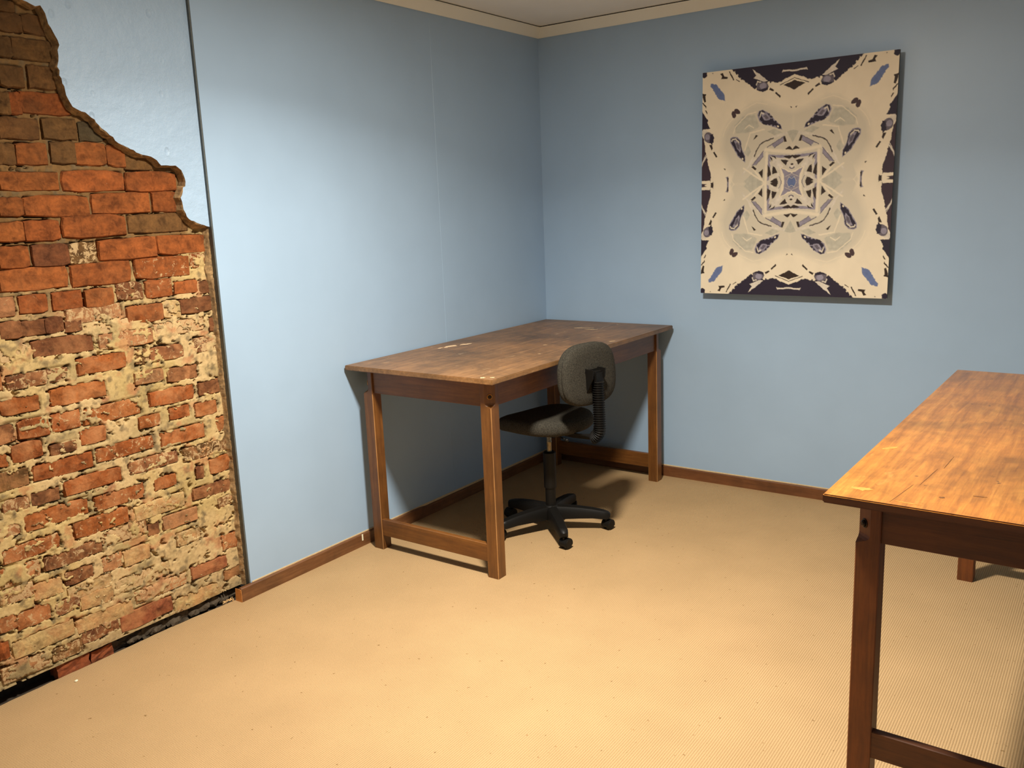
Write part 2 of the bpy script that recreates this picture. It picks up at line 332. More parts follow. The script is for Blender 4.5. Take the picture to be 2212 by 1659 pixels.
ART = [
    ('P', 'g', [(0.693,0.147),(0.77,0.315),(0.748,0.458),(0.683,0.551),(0.465,0.673),(0.342,0.694),(0.155,0.623),(-0.024,0.589),(-0.037,0.589),(-0.012,-0.008),(0.68,-0.035),(0.632,0.093)], 0.05),
    ('P', 'h', [(0.614,0.445),(0.63,0.516),(0.538,0.587),(0.415,0.595),(0.357,0.49),(0.472,0.446)], 0.03),
    ('P', 'h', [(0.521,0.277),(0.478,0.236),(0.442,0.279),(0.475,0.334)], 0.02),
    ('P', 'h', [(0.272,0.442),(0.197,0.408),(0.112,0.423),(0.195,0.463)], 0.02),
    ('L', 'c', [(0.758,0.429),(0.729,0.501),(0.655,0.573),(0.537,0.644),(0.394,0.694),(0.273,0.672)], 0.008),
    ('L', 'c', [(0.64,0.445),(0.621,0.502),(0.557,0.552),(0.485,0.602),(0.397,0.616)], 0.008),
    ('L', 'c', [(0.515,0.481),(0.47,0.51),(0.418,0.482)], 0.008),
    ('P', 'd', [(1.029,-0.274),(0.903,-0.142),(0.888,-0.071),(0.9,-0.022),(0.863,0.001),(0.863,0.015),(0.899,0.027),(0.889,0.084),(0.919,0.169),(0.945,0.268),(0.962,0.325),(0.974,0.412),(0.997,0.441),(1.021,0.681),(1.052,0.513)], 0),
    ('P', 'n', [(1.024,0.484),(0.968,0.506),(0.903,0.507),(0.939,0.557),(0.929,0.579),(0.975,0.63),(1.021,0.688)], 0),
    ('L', 'w', [(1.012,0.152),(0.988,0.21),(0.94,0.268)], 0.012),
    ('L', 'w', [(1.007,0.181),(0.954,0.275)], 0.006),
    ('P', 'c', [(1.024,-0.005),(0.992,-0.025),(0.905,-0.026),(0.886,-0),(0.903,0.045),(1.023,0.041),(1.003,0.018),(0.932,0.014),(0.968,0.005),(0.932,-0.008)], 0),
    ('P', 'b', [(0.895,0.006),(0.873,-0.021),(0.863,0.001),(0.865,0.032)], 0),
    ('P', 'w', [(0.933,0.472),(0.944,0.488),(0.959,0.5),(0.975,0.504),(0.989,0.5),(0.998,0.489),(1,0.472),(0.995,0.454),(0.984,0.437),(0.969,0.425),(0.953,0.421),(0.939,0.425),(0.931,0.436),(0.928,0.453)], 0),
    ('P', 'k', [(0.875,0.441),(0.889,0.46),(0.91,0.473),(0.933,0.476),(0.954,0.47),(0.97,0.455),(0.976,0.435),(0.971,0.413),(0.957,0.394),(0.936,0.381),(0.913,0.378),(0.892,0.384),(0.877,0.399),(0.871,0.419)], 0),
    ('P', 'n', [(0.915,0.384),(0.878,0.363),(0.859,0.42),(0.876,0.456),(0.904,0.449)], 0),
    ('P', 'v', [(0.909,0.434),(0.912,0.445),(0.919,0.454),(0.93,0.459),(0.942,0.459),(0.954,0.454),(0.962,0.445),(0.965,0.434),(0.962,0.423),(0.954,0.414),(0.943,0.409),(0.931,0.409),(0.92,0.414),(0.912,0.423)], 0),
    ('P', 'b', [(0.835,0.246),(0.819,0.253),(0.854,0.301),(0.871,0.293)], 0),
    ('P', 'b', [(0.889,0.312),(0.874,0.327),(0.883,0.363),(0.915,0.362)], 0),
    ('P', 'n', [(0.688,1.036),(0.644,0.97),(0.565,0.91),(0.495,0.866),(0.451,0.837),(0.391,0.8),(0.278,0.792),(0.268,0.827),(0.284,0.863),(0.164,0.837),(0.129,0.857),(0,0.901),(-0.049,0.879),(-0.055,1.033),(0.67,1.05)], 0),
    ('P', 'c', [(0.164,0.833),(0.139,0.815),(0.002,0.852),(-0.047,0.841),(-0.049,0.89),(0,0.901),(0.12,0.861)], 0),
    ('L', 'b', [(0.147,0.823),(0.002,0.87),(-0.048,0.852)], 0.006),
    ('P', 'b', [(0.114,0.819),(-0.003,0.772),(-0.045,0.786),(-0.047,0.841),(0.002,0.852)], 0),
    ('P', 'w', [(0.135,0.923),(0.092,0.932),(-0.009,0.921),(-0.051,0.928),(-0.052,0.944),(-0.009,0.936),(0.124,0.945)], 0),
    ('P', 'w', [(0.447,0.98),(0.404,0.922),(0.431,0.901),(0.388,0.889),(0.319,0.863),(0.279,0.87),(0.386,0.943)], 0),
    ('P', 'k', [(0.269,0.815),(0.271,0.834),(0.285,0.851),(0.308,0.863),(0.337,0.868),(0.365,0.864),(0.386,0.852),(0.397,0.835),(0.395,0.815),(0.381,0.798),(0.357,0.786),(0.329,0.782),(0.301,0.786),(0.28,0.798)], 0),
    ('P', 'n', [(0.382,0.807),(0.373,0.793),(0.33,0.78),(0.278,0.792),(0.272,0.815),(0.32,0.807)], 0),
    ('P', 'v', [(0.289,0.831),(0.293,0.842),(0.303,0.851),(0.319,0.856),(0.336,0.856),(0.352,0.851),(0.363,0.843),(0.368,0.832),(0.364,0.821),(0.353,0.812),(0.338,0.807),(0.32,0.807),(0.305,0.812),(0.293,0.82)], 0),
    ('P', 'n', [(0.406,0.875),(0.418,0.888),(0.434,0.895),(0.451,0.895),(0.465,0.889),(0.473,0.877),(0.474,0.863),(0.468,0.848),(0.456,0.835),(0.44,0.828),(0.423,0.828),(0.41,0.834),(0.401,0.846),(0.4,0.86)], 0),
    ('L', 'w', [(0.398,0.843),(0.388,0.872),(0.353,0.864)], 0.01),
    ('P', 'b', [(0.197,0.756),(0.147,0.717),(0.138,0.731),(0.188,0.77)], 0),
    ('P', 'b', [(0.265,0.792),(0.218,0.776),(0.207,0.788),(0.251,0.81)], 0),
    ('P', 'n', [(0.946,0.979),(0.949,0.991),(0.958,1.001),(0.97,1.007),(0.984,1.007),(0.996,1.002),(1.005,0.992),(1.009,0.98),(1.006,0.968),(0.997,0.958),(0.985,0.952),(0.971,0.952),(0.958,0.957),(0.95,0.967)], 0),
    ('P', 'b', [(0.792,0.928),(0.719,0.923),(0.714,0.938),(0.755,0.95),(0.772,0.979),(0.798,0.972),(0.778,0.95)], 0),
    ('P', 'b', [(0.703,0.982),(0.651,0.901),(0.64,0.908),(0.694,0.985)], 0),
    ('P', 'b', [(0.624,0.907),(0.584,0.883),(0.583,0.892),(0.619,0.912)], 0),
    ('P', 'b', [(1.009,0.821),(0.977,0.736),(0.958,0.747),(0.967,0.791),(0.955,0.809)], 0),
    ('P', 'b', [(1.01,0.744),(0.955,0.685),(0.948,0.703),(1.001,0.743)], 0),
    ('P', 'b', [(0.966,0.67),(0.944,0.633),(0.938,0.648),(0.96,0.671)], 0),
    ('P', 'b', [(0.893,0.985),(0.879,0.978),(0.879,0.99)], 0),
    ('P', 'l', [(0.909,0.871),(0.859,0.819),(0.823,0.761),(0.741,0.738),(0.745,0.789),(0.839,0.885),(0.904,0.901)], 0.015),
    ('P', 't', [(0.617,0.616),(0.623,0.629),(0.633,0.638),(0.645,0.642),(0.655,0.64),(0.663,0.632),(0.666,0.62),(0.664,0.606),(0.658,0.593),(0.648,0.583),(0.636,0.579),(0.626,0.581),(0.618,0.59),(0.615,0.602)], 0),
    ('P', 't', [(0.572,0.615),(0.569,0.623),(0.572,0.634),(0.582,0.645),(0.596,0.654),(0.612,0.66),(0.626,0.66),(0.636,0.655),(0.639,0.647),(0.636,0.636),(0.626,0.625),(0.612,0.616),(0.596,0.611),(0.582,0.61)], 0),
    ('P', 'v', [(0.504,0.184),(0.505,0.239),(0.55,0.322),(0.552,0.371),(0.592,0.411),(0.641,0.422),(0.677,0.405),(0.675,0.365),(0.631,0.307),(0.588,0.244)], 0),
    ('P', 'n', [(0.509,0.194),(0.513,0.235),(0.555,0.319),(0.56,0.368),(0.597,0.404),(0.639,0.414),(0.669,0.4),(0.665,0.366),(0.623,0.312),(0.582,0.249)], 0),
    ('P', 'v', [(0.625,0.367),(0.6,0.311),(0.561,0.276),(0.554,0.305),(0.571,0.361),(0.606,0.385),(0.638,0.384)], 0),
    ('P', 'k', [(0.618,0.36),(0.595,0.318),(0.569,0.297),(0.568,0.339),(0.598,0.367)], 0),
    ('L', 'w', [(0.658,0.382),(0.651,0.395),(0.615,0.399),(0.58,0.367)], 0.012),
    ('P', 'c', [(0.526,0.224),(0.528,0.228),(0.532,0.23),(0.536,0.231),(0.54,0.23),(0.543,0.227),(0.543,0.223),(0.542,0.218),(0.54,0.214),(0.536,0.212),(0.532,0.211),(0.528,0.212),(0.526,0.215),(0.525,0.219)], 0),
    ('P', 'v', [(0.113,0.446),(0.13,0.489),(0.196,0.538),(0.253,0.594),(0.324,0.63),(0.37,0.622),(0.383,0.588),(0.361,0.535),(0.307,0.505),(0.23,0.485)], 0),
    ('P', 'n', [(0.121,0.452),(0.135,0.485),(0.201,0.533),(0.259,0.588),(0.327,0.623),(0.364,0.615),(0.374,0.588),(0.354,0.54),(0.303,0.511),(0.228,0.491)], 0),
    ('P', 'v', [(0.337,0.581),(0.304,0.539),(0.252,0.539),(0.234,0.553),(0.284,0.599),(0.327,0.609)], 0),
    ('P', 'k', [(0.319,0.577),(0.286,0.546),(0.256,0.553),(0.293,0.588)], 0),
    ('L', 'w', [(0.354,0.574),(0.34,0.606),(0.315,0.595)], 0.012),
    ('P', 'c', [(0.154,0.484),(0.158,0.487),(0.162,0.489),(0.167,0.488),(0.169,0.486),(0.171,0.483),(0.17,0.479),(0.167,0.475),(0.163,0.472),(0.158,0.471),(0.154,0.471),(0.151,0.473),(0.15,0.476),(0.151,0.48)], 0),
    ('L', 'w', [(0.535,0.082),(0.436,0.182),(0.286,0.289)], 0.014),
    ('L', 'w', [(0.454,0.174),(0.399,0.266),(0.336,0.35),(0.223,0.387),(0.087,0.413),(-0.031,0.445)], 0.015),
    ('L', 'c', [(0.437,0.154),(0.305,0.011)], 0.016),
    ('L', 'c', [(0.512,0.298),(0.455,0.44),(0.306,0.462)], 0.012),
    ('L', 'b', [(0.404,0.238),(0.386,0.28),(0.345,0.336),(0.301,0.358),(0.206,0.382)], 0.011),
    ('P', 'b', [(0.422,0.377),(0.368,0.413),(0.39,0.423),(0.408,0.402)], 0),
    ('P', 'v', [(0.429,0.154),(0.394,0.162),(0.307,0.227),(0.311,0.275),(0.348,0.239)], 0),
    ('L', 'k', [(0.429,0.156),(0.308,0.278)], 0.006),
    ('L', 'k', [(0.39,0.159),(0.307,0.23)], 0.005),
    ('P', 'v', [(0.269,0.307),(0.217,0.325),(0.192,0.298),(0.098,0.348),(0.092,0.394)], 0),
    ('L', 'k', [(0.269,0.309),(0.088,0.392)], 0.006),
    ('L', 'k', [(0.197,0.298),(0.098,0.351)], 0.005),
    ('P', 'b', [(0.438,0.147),(0.395,0.115),(0.38,0.128),(0.411,0.153)], 0),
    ('P', 'b', [(0.357,0.091),(0.312,0.041),(0.311,0.123)], 0),
    ('P', 'b', [(0.101,0.382),(0.088,0.341),(0.063,0.345),(0.082,0.394)], 0),
    ('P', 'b', [(0.08,0.283),(0.001,0.27),(-0.024,0.275),(0.001,0.278),(0.033,0.309)], 0),
    ('P', 'v', [(0.735,-0.079),(0.699,-0.07),(0.683,0.007),(0.69,0.073),(0.722,0.069),(0.701,0.02),(0.711,-0.029)], 0.02),
    ('P', 'b', [(0.712,-0.057),(0.688,-0.052),(0.697,0.007),(0.685,0.056),(0.708,0.071),(0.698,0.021)], 0),
    ('L', 'c', [(0.671,-0.041),(0.626,0.002),(0.669,0.049)], 0.006),
    ('P', 'b', [(0.747,0.145),(0.728,0.13),(0.724,0.144)], 0),
    ('P', 'b', [(0.04,0.639),(0.029,0.62),(0.02,0.632)], 0),
    ('P', 'h', [(0.52,0.02),(0.418,-0.066),(0.305,0.011),(0.413,0.099)], 0.03),
    ('L', 'g', [(0.557,-0.071),(0.486,-0.006),(0.554,0.06)], 0.006),
    ('P', 'h', [(0.061,0.43),(-0.024,0.289),(-0.031,0.445)], 0.02),
    ('P', 'v', [(0.268,-0.015),(0.256,0.247),(0.145,0.237),(0.002,0.228),(-0.017,0.228),(-0.007,-0.004)], 0),
    ('P', 'g', [(0.243,-0.006),(0.225,0.222),(0.109,0.21),(-0.016,0.208),(-0.007,0.004)], 0),
    ('P', 'b', [(0.233,0.007),(0.167,-0.011),(0.142,0.006),(0.159,0.043),(0.191,0.032)], 0),
    ('P', 'b', [(0.211,0.073),(0.154,0.085),(0.174,0.121),(0.204,0.146)], 0),
    ('P', 'b', [(0.26,0.047),(0.218,0.068),(0.231,0.12),(0.259,0.16)], 0),
    ('P', 'b', [(0.122,0.19),(0.067,0.144),(0.04,0.186),(0.096,0.2)], 0),
    ('P', 'b', [(0.096,0.218),(0.034,0.197),(0.003,0.215),(-0.016,0.218),(-0.017,0.229),(0.083,0.225)], 0),
    ('P', 'b', [(0.241,0.23),(0.211,0.182),(0.214,0.224)], 0),
    ('P', 'b', [(0.228,0.235),(0.169,0.202),(0.18,0.228)], 0),
    ('L', 'w', [(0.255,0.011),(0.142,0.074)], 0.016),
    ('L', 'w', [(0.255,0.004),(0.155,-0.03)], 0.016),
    ('L', 'w', [(0.215,0.064),(0.219,0.12),(0.236,0.181)], 0.01),
    ('L', 'w', [(0.162,-0.026),(0.113,0.007),(0.14,0.056)], 0.014),
    ('L', 'k', [(0.155,-0.03),(0.107,0.006),(0.134,0.051)], 0.006),
    ('P', 'w', [(0.211,0.166),(0.138,0.107),(0.093,0.137),(0.146,0.206),(0.184,0.203),(0.234,0.235),(0.202,0.195)], 0),
    ('L', 'w', [(0.062,0.137),(-0.007,0.213)], 0.016),
    ('L', 'w', [(0.146,0.206),(0.034,0.194),(-0.015,0.193)], 0.012),
    ('P', 'w', [(-0.037,0.135),(-0.034,0.147),(-0.024,0.157),(-0.01,0.162),(0.007,0.161),(0.022,0.155),(0.033,0.145),(0.037,0.133),(0.034,0.121),(0.024,0.112),(0.009,0.107),(-0.007,0.107),(-0.022,0.113),(-0.033,0.123)], 0),
    ('P', 'k', [(-0.029,0.125),(-0.027,0.131),(-0.019,0.135),(-0.007,0.137),(0.006,0.137),(0.018,0.134),(0.027,0.129),(0.03,0.123),(0.027,0.118),(0.019,0.113),(0.007,0.111),(-0.006,0.112),(-0.018,0.114),(-0.026,0.119)], 0),
    ('P', 'w', [(-0.019,0.132),(-0.017,0.138),(-0.012,0.142),(-0.005,0.144),(0.003,0.143),(0.011,0.141),(0.016,0.137),(0.018,0.131),(0.017,0.126),(0.012,0.122),(0.004,0.12),(-0.004,0.12),(-0.011,0.123),(-0.017,0.127)], 0),
    ('P', 'b', [(-0.016,0.152),(-0.014,0.155),(-0.01,0.158),(-0.004,0.159),(0.003,0.159),(0.01,0.157),(0.015,0.155),(0.016,0.151),(0.015,0.148),(0.01,0.146),(0.004,0.145),(-0.003,0.145),(-0.01,0.147),(-0.014,0.149)], 0),
    ('P', 'c', [(0.105,-0.008),(0.111,0.057),(0.133,0.138),(0.038,0.103),(-0.011,0.089),(-0.007,-0.004)], 0),
    ('P', 'v', [(0.077,-0.007),(0.083,0.058),(0.115,0.126),(0.039,0.088),(-0.01,0.074),(-0.007,-0.004)], 0),
    ('P', 'l', [(-0.041,0.01),(-0.038,0.028),(-0.026,0.043),(-0.01,0.05),(0.01,0.05),(0.027,0.041),(0.04,0.025),(0.045,0.007),(0.042,-0.012),(0.03,-0.026),(0.013,-0.034),(-0.006,-0.033),(-0.024,-0.024),(-0.036,-0.009)], 0),
    ('L', 'w', [(0.054,0.006),(0.028,0.045),(0.001,0.031)], 0.004),
    ('L', 'w', [(0.071,0.044),(-0.001,0.076)], 0.004),
    ('L', 'c', [(0.278,-0.02),(0.272,0.257)], 0.027),
    ('L', 'c', [(0.283,0.288),(0.144,0.27),(-0.008,0.253),(-0.018,0.254)], 0.027),
    ('L', 'c', [(0.277,0),(0.522,0.137)], 0.016),
]
# ------------------------------------------------------------------ the room
CEIL = 2.652; XR, YF, YL = 4.35, -5.4, -5.4
rnd = random.Random(4)
S_Y = -2.412                                   # seam between the old plaster and the new board
# floor: carpet with a loosely cut edge along the brick, over a dark subfloor
bm = bmesh.new(); edge = []
for i in range(150):
    y = YF + (S_Y-.05-YF)*i/149
    x = -.052 + .012*mnoise.noise((y*2.1, 0, 0)) + .004*mnoise.noise((y*17, 3, 0)) + .02*max(0, (y+2.75)/.3)
    edge.append((x, y))
out = edge + [(-.02, S_Y-.04), (-.02, .05), (XR, .05), (XR, YF)]
prism(bm, out, -.009, 0)
floor = tag(mesh_obj('floor', bm, M_CARPET), 'beige ribbed carpet covering the whole floor', kind='structure')
box('subfloor', (-.6, YF, -.06), (XR, .3, -.012), M_SUB, floor)
tag(box('ceiling', (-.6, YF, CEIL), (XR, .3, CEIL+.1), M_CEIL), 'flat cream painted ceiling', kind='structure')
tag(box('wall_back', (-.2, 0, -.06), (XR+.1, .12, CEIL), M_BLUE), 'blue painted wall behind both tables', kind='structure')
tag(box('wall_right', (XR, YF, -.06), (XR+.1, .02, CEIL), M_BLUE), 'blue painted wall outside the right of the frame', kind='structure')
tag(box('wall_front', (-.3, YF-.1, -.06), (XR+.1, YF, CEIL), M_BLUE), 'blue painted wall behind the viewpoint', kind='structure')
# left wall: masonry core, then board panels right of the seam, plaster and bare brick left of it
wl = tag(box('wall_left', (-.32, YF, -.06), (-.125, .1, CEIL), M_DARK), 'left wall, blue board on the right and bare brick under broken plaster on the left', kind='structure')
box('wall_panel', (-.125, S_Y, .02), (0, -1.0, CEIL), M_BLUE, wl, .0004)
box('wall_panel', (-.125, -1.0, .02), (0.0006, .02, CEIL), M_BLUE, wl, .0008)
tag(box('board_edge_strip', (-.06, S_Y-.006, .045), (-.0015, S_Y-.0005, CEIL), M_BEAD, wl), 'grey raw edge strip of the blue board')
def cornice(name, along, mat, label):
    a = .056; pr = [(0, CEIL-a), (.006, CEIL-a-.002), (.012, CEIL-a+.002), (a-.004, CEIL-.014), (a-.002, CEIL-.006), (0, CEIL-.006)]
    bm = bmesh.new()
    if along == 'y':
        prism(bm, [(x, z) for x, z in pr], YF, -.0005, axis=1)
        # mitre at the room corner
        for v in bm.verts:
            if v.co.y > -.1: v.co.y = -v.co.x
    else:
        prism(bm, [(-x, z) for x, z in pr], 0, XR, axis=0)
        for v in bm.verts:
            if v.co.x < .1: v.co.x = -v.co.y
    o = mesh_obj(name, bm, mat); tag(o, label, kind='structure'); return o
cornice('trim_1', 'y', M_CORNICE, 'cream cornice along the top of the left wall')
cornice('trim_2', 'x', M_CORNICE, 'cream cornice along the top of the back wall')
# dark crack between cornice and ceiling
for nm, lo, hi in (('trim_3', (.0, YF, CEIL-.006), (.045, -.045, CEIL-.0003)), ('trim_4', (0, -.045, CEIL-.006), (XR, 0, CEIL-.0003))):
    tag(box(nm, lo, hi, M_DARK), 'dark gap above the cream cornice', kind='structure')

# skirting boards: uneven top edge, a thin unpainted strip of wall above
def skirting(name, a, b, t, h, along, mat, label, seed, steps):
    bm = bmesh.new(); n = 40; rings = []
    for i in range(n+1):
        s = a+(b-a)*i/n; hh = h + .002*mnoise.noise((s*6, seed, 0)) + .0015*mnoise.noise((s*31, seed, 2))
        for lim, dz in steps:
            if s > lim: hh += dz
        pr = [(0, 0), (t, 0), (t, hh-.004), (t-.004, hh), (0, hh)]
        rings.append([bm.verts.new((p, s, z) if along == 'y' else (s, -p, z)) for p, z in pr])
    for r, q in zip(rings, rings[1:]):
        for k in range(5): bm.faces.new((r[k], r[(k+1) % 5], q[(k+1) % 5], q[k]))
    bm.faces.new(rings[0]); bm.faces.new(rings[-1])
    o = mesh_obj(name, bm, mat); return tag(o, label, kind='structure')
sk = skirting('baseboard_left', -2.475, -.017, .016, .062, 'y', M_SKIRT, 'low brown timber skirting along the left wall, sawn off beside the brick', 1, [(-1.27, -.006)])
skb = skirting('baseboard_back', .0, XR, .016, .061, 'x', M_SKIRT_B, 'low brown timber skirting along the back wall', 5, [])
bm = bmesh.new(); prism(bm, [(-.028, 0), (.0155, 0), (.0155, .056), (-.002, .058), (-.024, .056)], -2.4765, -2.4752, axis=1)
tag(mesh_obj('sawn_end', bm, M_CUT, sk), 'pale freshly sawn end of the skirting')
box('paint_line', (.0005, -2.405, .056), (.0022, -.02, .0675), M_CAULK, sk)
box('paint_line', (.02, -.0022, .056), (XR, -.0005, .067), M_CAULK, skb)
bm = bmesh.new(); bbox(bm, (.016, -1.752, .03), (.0175, -1.744, .062)); bmesh.ops.transform(bm, matrix=Matrix.Rotation(0, 4, 'X'), verts=bm.verts)
tag(mesh_obj('paint_mark', bm, M_CRUMB, sk), 'white paint mark on the skirting')

# ------------------------------------------------------------------ bare brick
FACE = -.045
TINT = {'o': (124, 71, 36), 'd': (92, 58, 37), 'b': (90, 65, 38), 's': (142, 104, 74), 'y': (156, 136, 98), 'r': (116, 70, 48), 'k': (66, 58, 44)}
rb = random.Random(11)
zs = sorted({round(b[2], 3) for b in BRICKS}); courses = []
for z in zs:
    if courses and z - courses[-1][-1] < .03: courses[-1].append(z)
    else: courses.append([z])
courses = [sum(c)/len(c) for c in courses]
courses += [courses[-1]+.083*i for i in (1, 2, 3)]
bricks = list(BRICKS)
for c in courses:                              # carry each course on past the left of the frame
    row = [b for b in BRICKS if abs(b[2]-c) < .03]; y = min([b[0] for b in row] or [-2.8+.1*rb.random()])-.012
    while y > -4.0:
        l = .104 if rb.random() < .25 else .222
        k = rb.choice('oobdo' if c > 1.4 else 'odsyb'); bricks.append((y-l, y, c+rb.uniform(-.003, .003), .066, k, 0 if c > 1.4 else rb.uniform(.1, .6))); y -= l+.012
def brick_proto(seed):
    r = random.Random(seed); bm = bmesh.new(); pts = []
    for (a, b), n in ((((-.5, -.5), (.5, -.5)), 4), (((.5, -.5), (.5, .5)), 2), (((.5, .5), (-.5, .5)), 4), (((-.5, .5), (-.5, -.5)), 2)):
        for i in range(n):
            t = (i + (0 if i == 0 else r.uniform(-.2, .2)))/n
            jy, jz = r.uniform(-.012, .012), r.uniform(-.045, .045)
            y, z = a[0]+(b[0]-a[0])*t, a[1]+(b[1]-a[1])*t
            if i == 0: y -= math.copysign(r.uniform(.002, .016), y); z -= math.copysign(r.uniform(.01, .07), z)
            pts.append((y+jy, z+jz))
    n = len(pts); back = [bm.verts.new((-1, y, z)) for y, z in pts]
    mid = [bm.verts.new((-.12+r.uniform(-.04, .04), y, z)) for y, z in pts]
    fr = [bm.verts.new((r.uniform(-.05, .02), y*.965, z*.88)) for y, z in pts]
    c1 = bm.verts.new((r.uniform(-.02, .05), -.2, r.uniform(-.1, .1))); c2 = bm.verts.new((r.uniform(-.02, .05), .22, r.uniform(-.1, .1)))
    for A, B in ((back, mid), (mid, fr)):
        for i in range(n): bm.faces.new((A[i], A[(i+1) % n], B[(i+1) % n], B[i]))
    cx = lambda i: c1 if (fr[i].co.y+fr[(i+1) % n].co.y) < 0 else c2
    for i in range(n):
        a, b = cx(i), cx((i+1) % n)
        bm.faces.new((fr[i], fr[(i+1) % n], a))
        if a is not b: bm.faces.new((fr[(i+1) % n], b, a))
    bmesh.ops.recalc_face_normals(bm, faces=bm.faces)
    me = bpy.data.meshes.new('brick'); bm.to_mesh(me); bm.free(); me.materials.append(M_BRICK); return me
protos = [brick_proto(s) for s in range(10)]
for (y0, y1, z, h, k, w) in bricks:
    o = bpy.data.objects.new('brick', rb.choice(protos)); col.objects.link(o); o.parent = wl
    proud = rb.uniform(-.004, .003) if z > 1.4 else rb.uniform(-.003, .001)
    o.location = (FACE+proud, (y0+y1)/2, z); ex = .010 if z > 1.4 else .004; o.scale = (.07, (y1-y0)+ex, h+ex)
    o.rotation_euler = (rb.uniform(-.012, .012), 0, rb.uniform(-.01, .01))
    c = lin(*TINT[k]); j = rb.uniform(.82, 1.15)*(.9 if z > 1.4 else 1); g = rb.uniform(.92, 1.06)
    o.color = (c[0]*j, c[1]*j*g, c[2]*j*g, min(1, w))
# mortar bed and lime smears: one skin, sunk between the upper bricks, wiped over the edges of the lower ones
Y0, Y1, Z0, Z1, ST = -3.95, S_Y-.004, .052, CEIL-.02, .0042
ny, nz = int((Y1-Y0)/ST), int((Z1-Z0)/ST)
gy, gz = np.meshgrid(np.linspace(Y0, Y1, ny), np.linspace(Z0, Z1, nz), indexing='ij')
sd = np.full(gy.shape, 1.0); wash = np.zeros(gy.shape)
for (y0, y1, z, h, k, w) in bricks:
    i0, i1 = np.searchsorted(gy[:, 0], (y0-.04, y1+.04)); j0, j1 = np.searchsorted(gz[0], (z-h/2-.04, z+h/2+.04))
    yy, zz = gy[i0:i1, j0:j1], gz[i0:i1, j0:j1]
    dy = np.abs(yy-(y0+y1)/2)-(y1-y0)/2; dz = np.abs(zz-z)-h/2
    d = np.where((dy > 0) & (dz > 0), np.hypot(dy, dz), np.maximum(dy, dz))
    s = sd[i0:i1, j0:j1]; m = d < s; s[m] = d[m]; ww = wash[i0:i1, j0:j1]; ww[m] = w
n1 = vnoise(gy, gz, 9, 1); n2 = vnoise(gy, gz, 40, 2); n3 = vnoise(gy, gz, 110, 3, 3); n4 = vnoise(gy, gz*1.4, 26, 4, 5, .6); n5 = vnoise(gy, gz, 4, 5)
low = np.clip((1.47 - gz + .35*(n1-.5) + np.clip((gy+2.62)/.2, 0, 1)*.25)/.22, 0, 1)
rag = .003 + .011*low
inside = sd + rag*(n2-.5)*2 + .006*low*(n3-.5)*2 < .0005
smear = inside & (n4 + .42*(wash-.5) - (1-low)*.25 > .56) & (low > .2)
recess = (1-low)*(.005+.008*n2) + low*(.0005+.004*(n2-.35))
crack = (sd > -.001) & (sd < .006) & (n1 > .53)
recess = recess + crack*(1-.55*low)*.014*np.clip((n1-.53)/.1, 0, 1)
hole = (n4 < .30) & (sd > .001); recess = recess + hole*.02
X = FACE - recess
X = np.where(inside & ~smear, FACE-.035, X); X = np.where(smear, FACE+.0012+.002*n3, X)
cream, olive, ochre, yellow, grey = [np.array(lin(*c)) for c in ((170, 150, 114), (132, 119, 86), (104, 80, 50), (162, 143, 94), (88, 78, 61))]
def lerp(a, b, t): return a*(1-t[..., None]) + b*t[..., None]
C = lerp(np.broadcast_to(ochre, gy.shape+(4,)), np.broadcast_to(cream, gy.shape+(4,)), low)
C = lerp(C, np.broadcast_to(olive, gy.shape+(4,)), np.clip((n1-.5)*5, 0, 1)*.75*low)
C = lerp(C, np.broadcast_to(yellow, gy.shape+(4,)), np.clip((n5-.48)*6, 0, 1)*.5*low)
C = lerp(C, np.broadcast_to(grey, gy.shape+(4,)), np.clip((.44-n2)*6, 0, 1)*.7)
n6 = vnoise(gy, gz, 70, 6, 4)
C = lerp(C, np.broadcast_to(grey*.6, gy.shape+(4,)), np.clip((.34-n6)*9, 0, 1)*.5)
C = lerp(C, np.broadcast_to(np.array(lin(150, 96, 66)), gy.shape+(4,)), np.clip((vnoise(gy, gz, 16, 8, 5, .6)-.60)*9, 0, 1)*.55*low)
C = lerp(C, np.broadcast_to(grey, gy.shape+(4,)), np.clip((.22-gz)/.16, 0, 1)*.35)
C[..., 3] = 1
me = grid_mesh('mortar', np.stack([X, gy, gz], -1).reshape(-1, 3), ny, nz, C.reshape(-1, 4))
tag(link('mortar', me, M_MORTAR, wl), 'mortar joints and cream lime smears between the bricks', kind='stuff')

# broken plaster coat over the upper bricks
PL = [(-4.6, 2.63), (-3.4, 2.63), (-3.22, 2.52), (-3.12, 2.42), (-3.041, 2.342), (-3.001, 2.33), (-2.983, 2.335), (-2.971, 2.312), (-2.962, 2.28), (-2.947, 2.242), (-2.937, 2.217), (-2.946, 2.197), (-2.946, 2.163), (-2.953, 2.144), (-2.949, 2.117), (-2.94, 2.081), (-2.938, 2.054), (-2.919, 2.017), (-2.904, 2.007), (-2.875, 2.0), (-2.848, 1.976), (-2.822, 1.949), (-2.794, 1.928), (-2.766, 1.9), (-2.732, 1.885), (-2.688, 1.865), (-2.64, 1.857), (-2.602, 1.824), (-2.541, 1.824), (-2.518, 1.808), (-2.506, 1.777), (-2.509, 1.747), (-2.52, 1.74), (-2.534, 1.702), (-2.528, 1.658), (-2.51, 1.622), (-2.466, 1.602), (S_Y-.007, 1.588)]
def ragged(pts, step, amp, seed):
    out = []
    for a, b in zip(pts, pts[1:]):
        n = max(1, int(math.hypot(b[0]-a[0], b[1]-a[1])/step))
        for i in range(n):
            t = i/n; p = (a[0]+(b[0]-a[0])*t, a[1]+(b[1]-a[1])*t)
            out.append((p[0]+amp*mnoise.noise((p[0]*90, p[1]*90, seed)), p[1]+amp*mnoise.noise((p[0]*90, p[1]*90, seed+9))))
    return out + [pts[-1]]
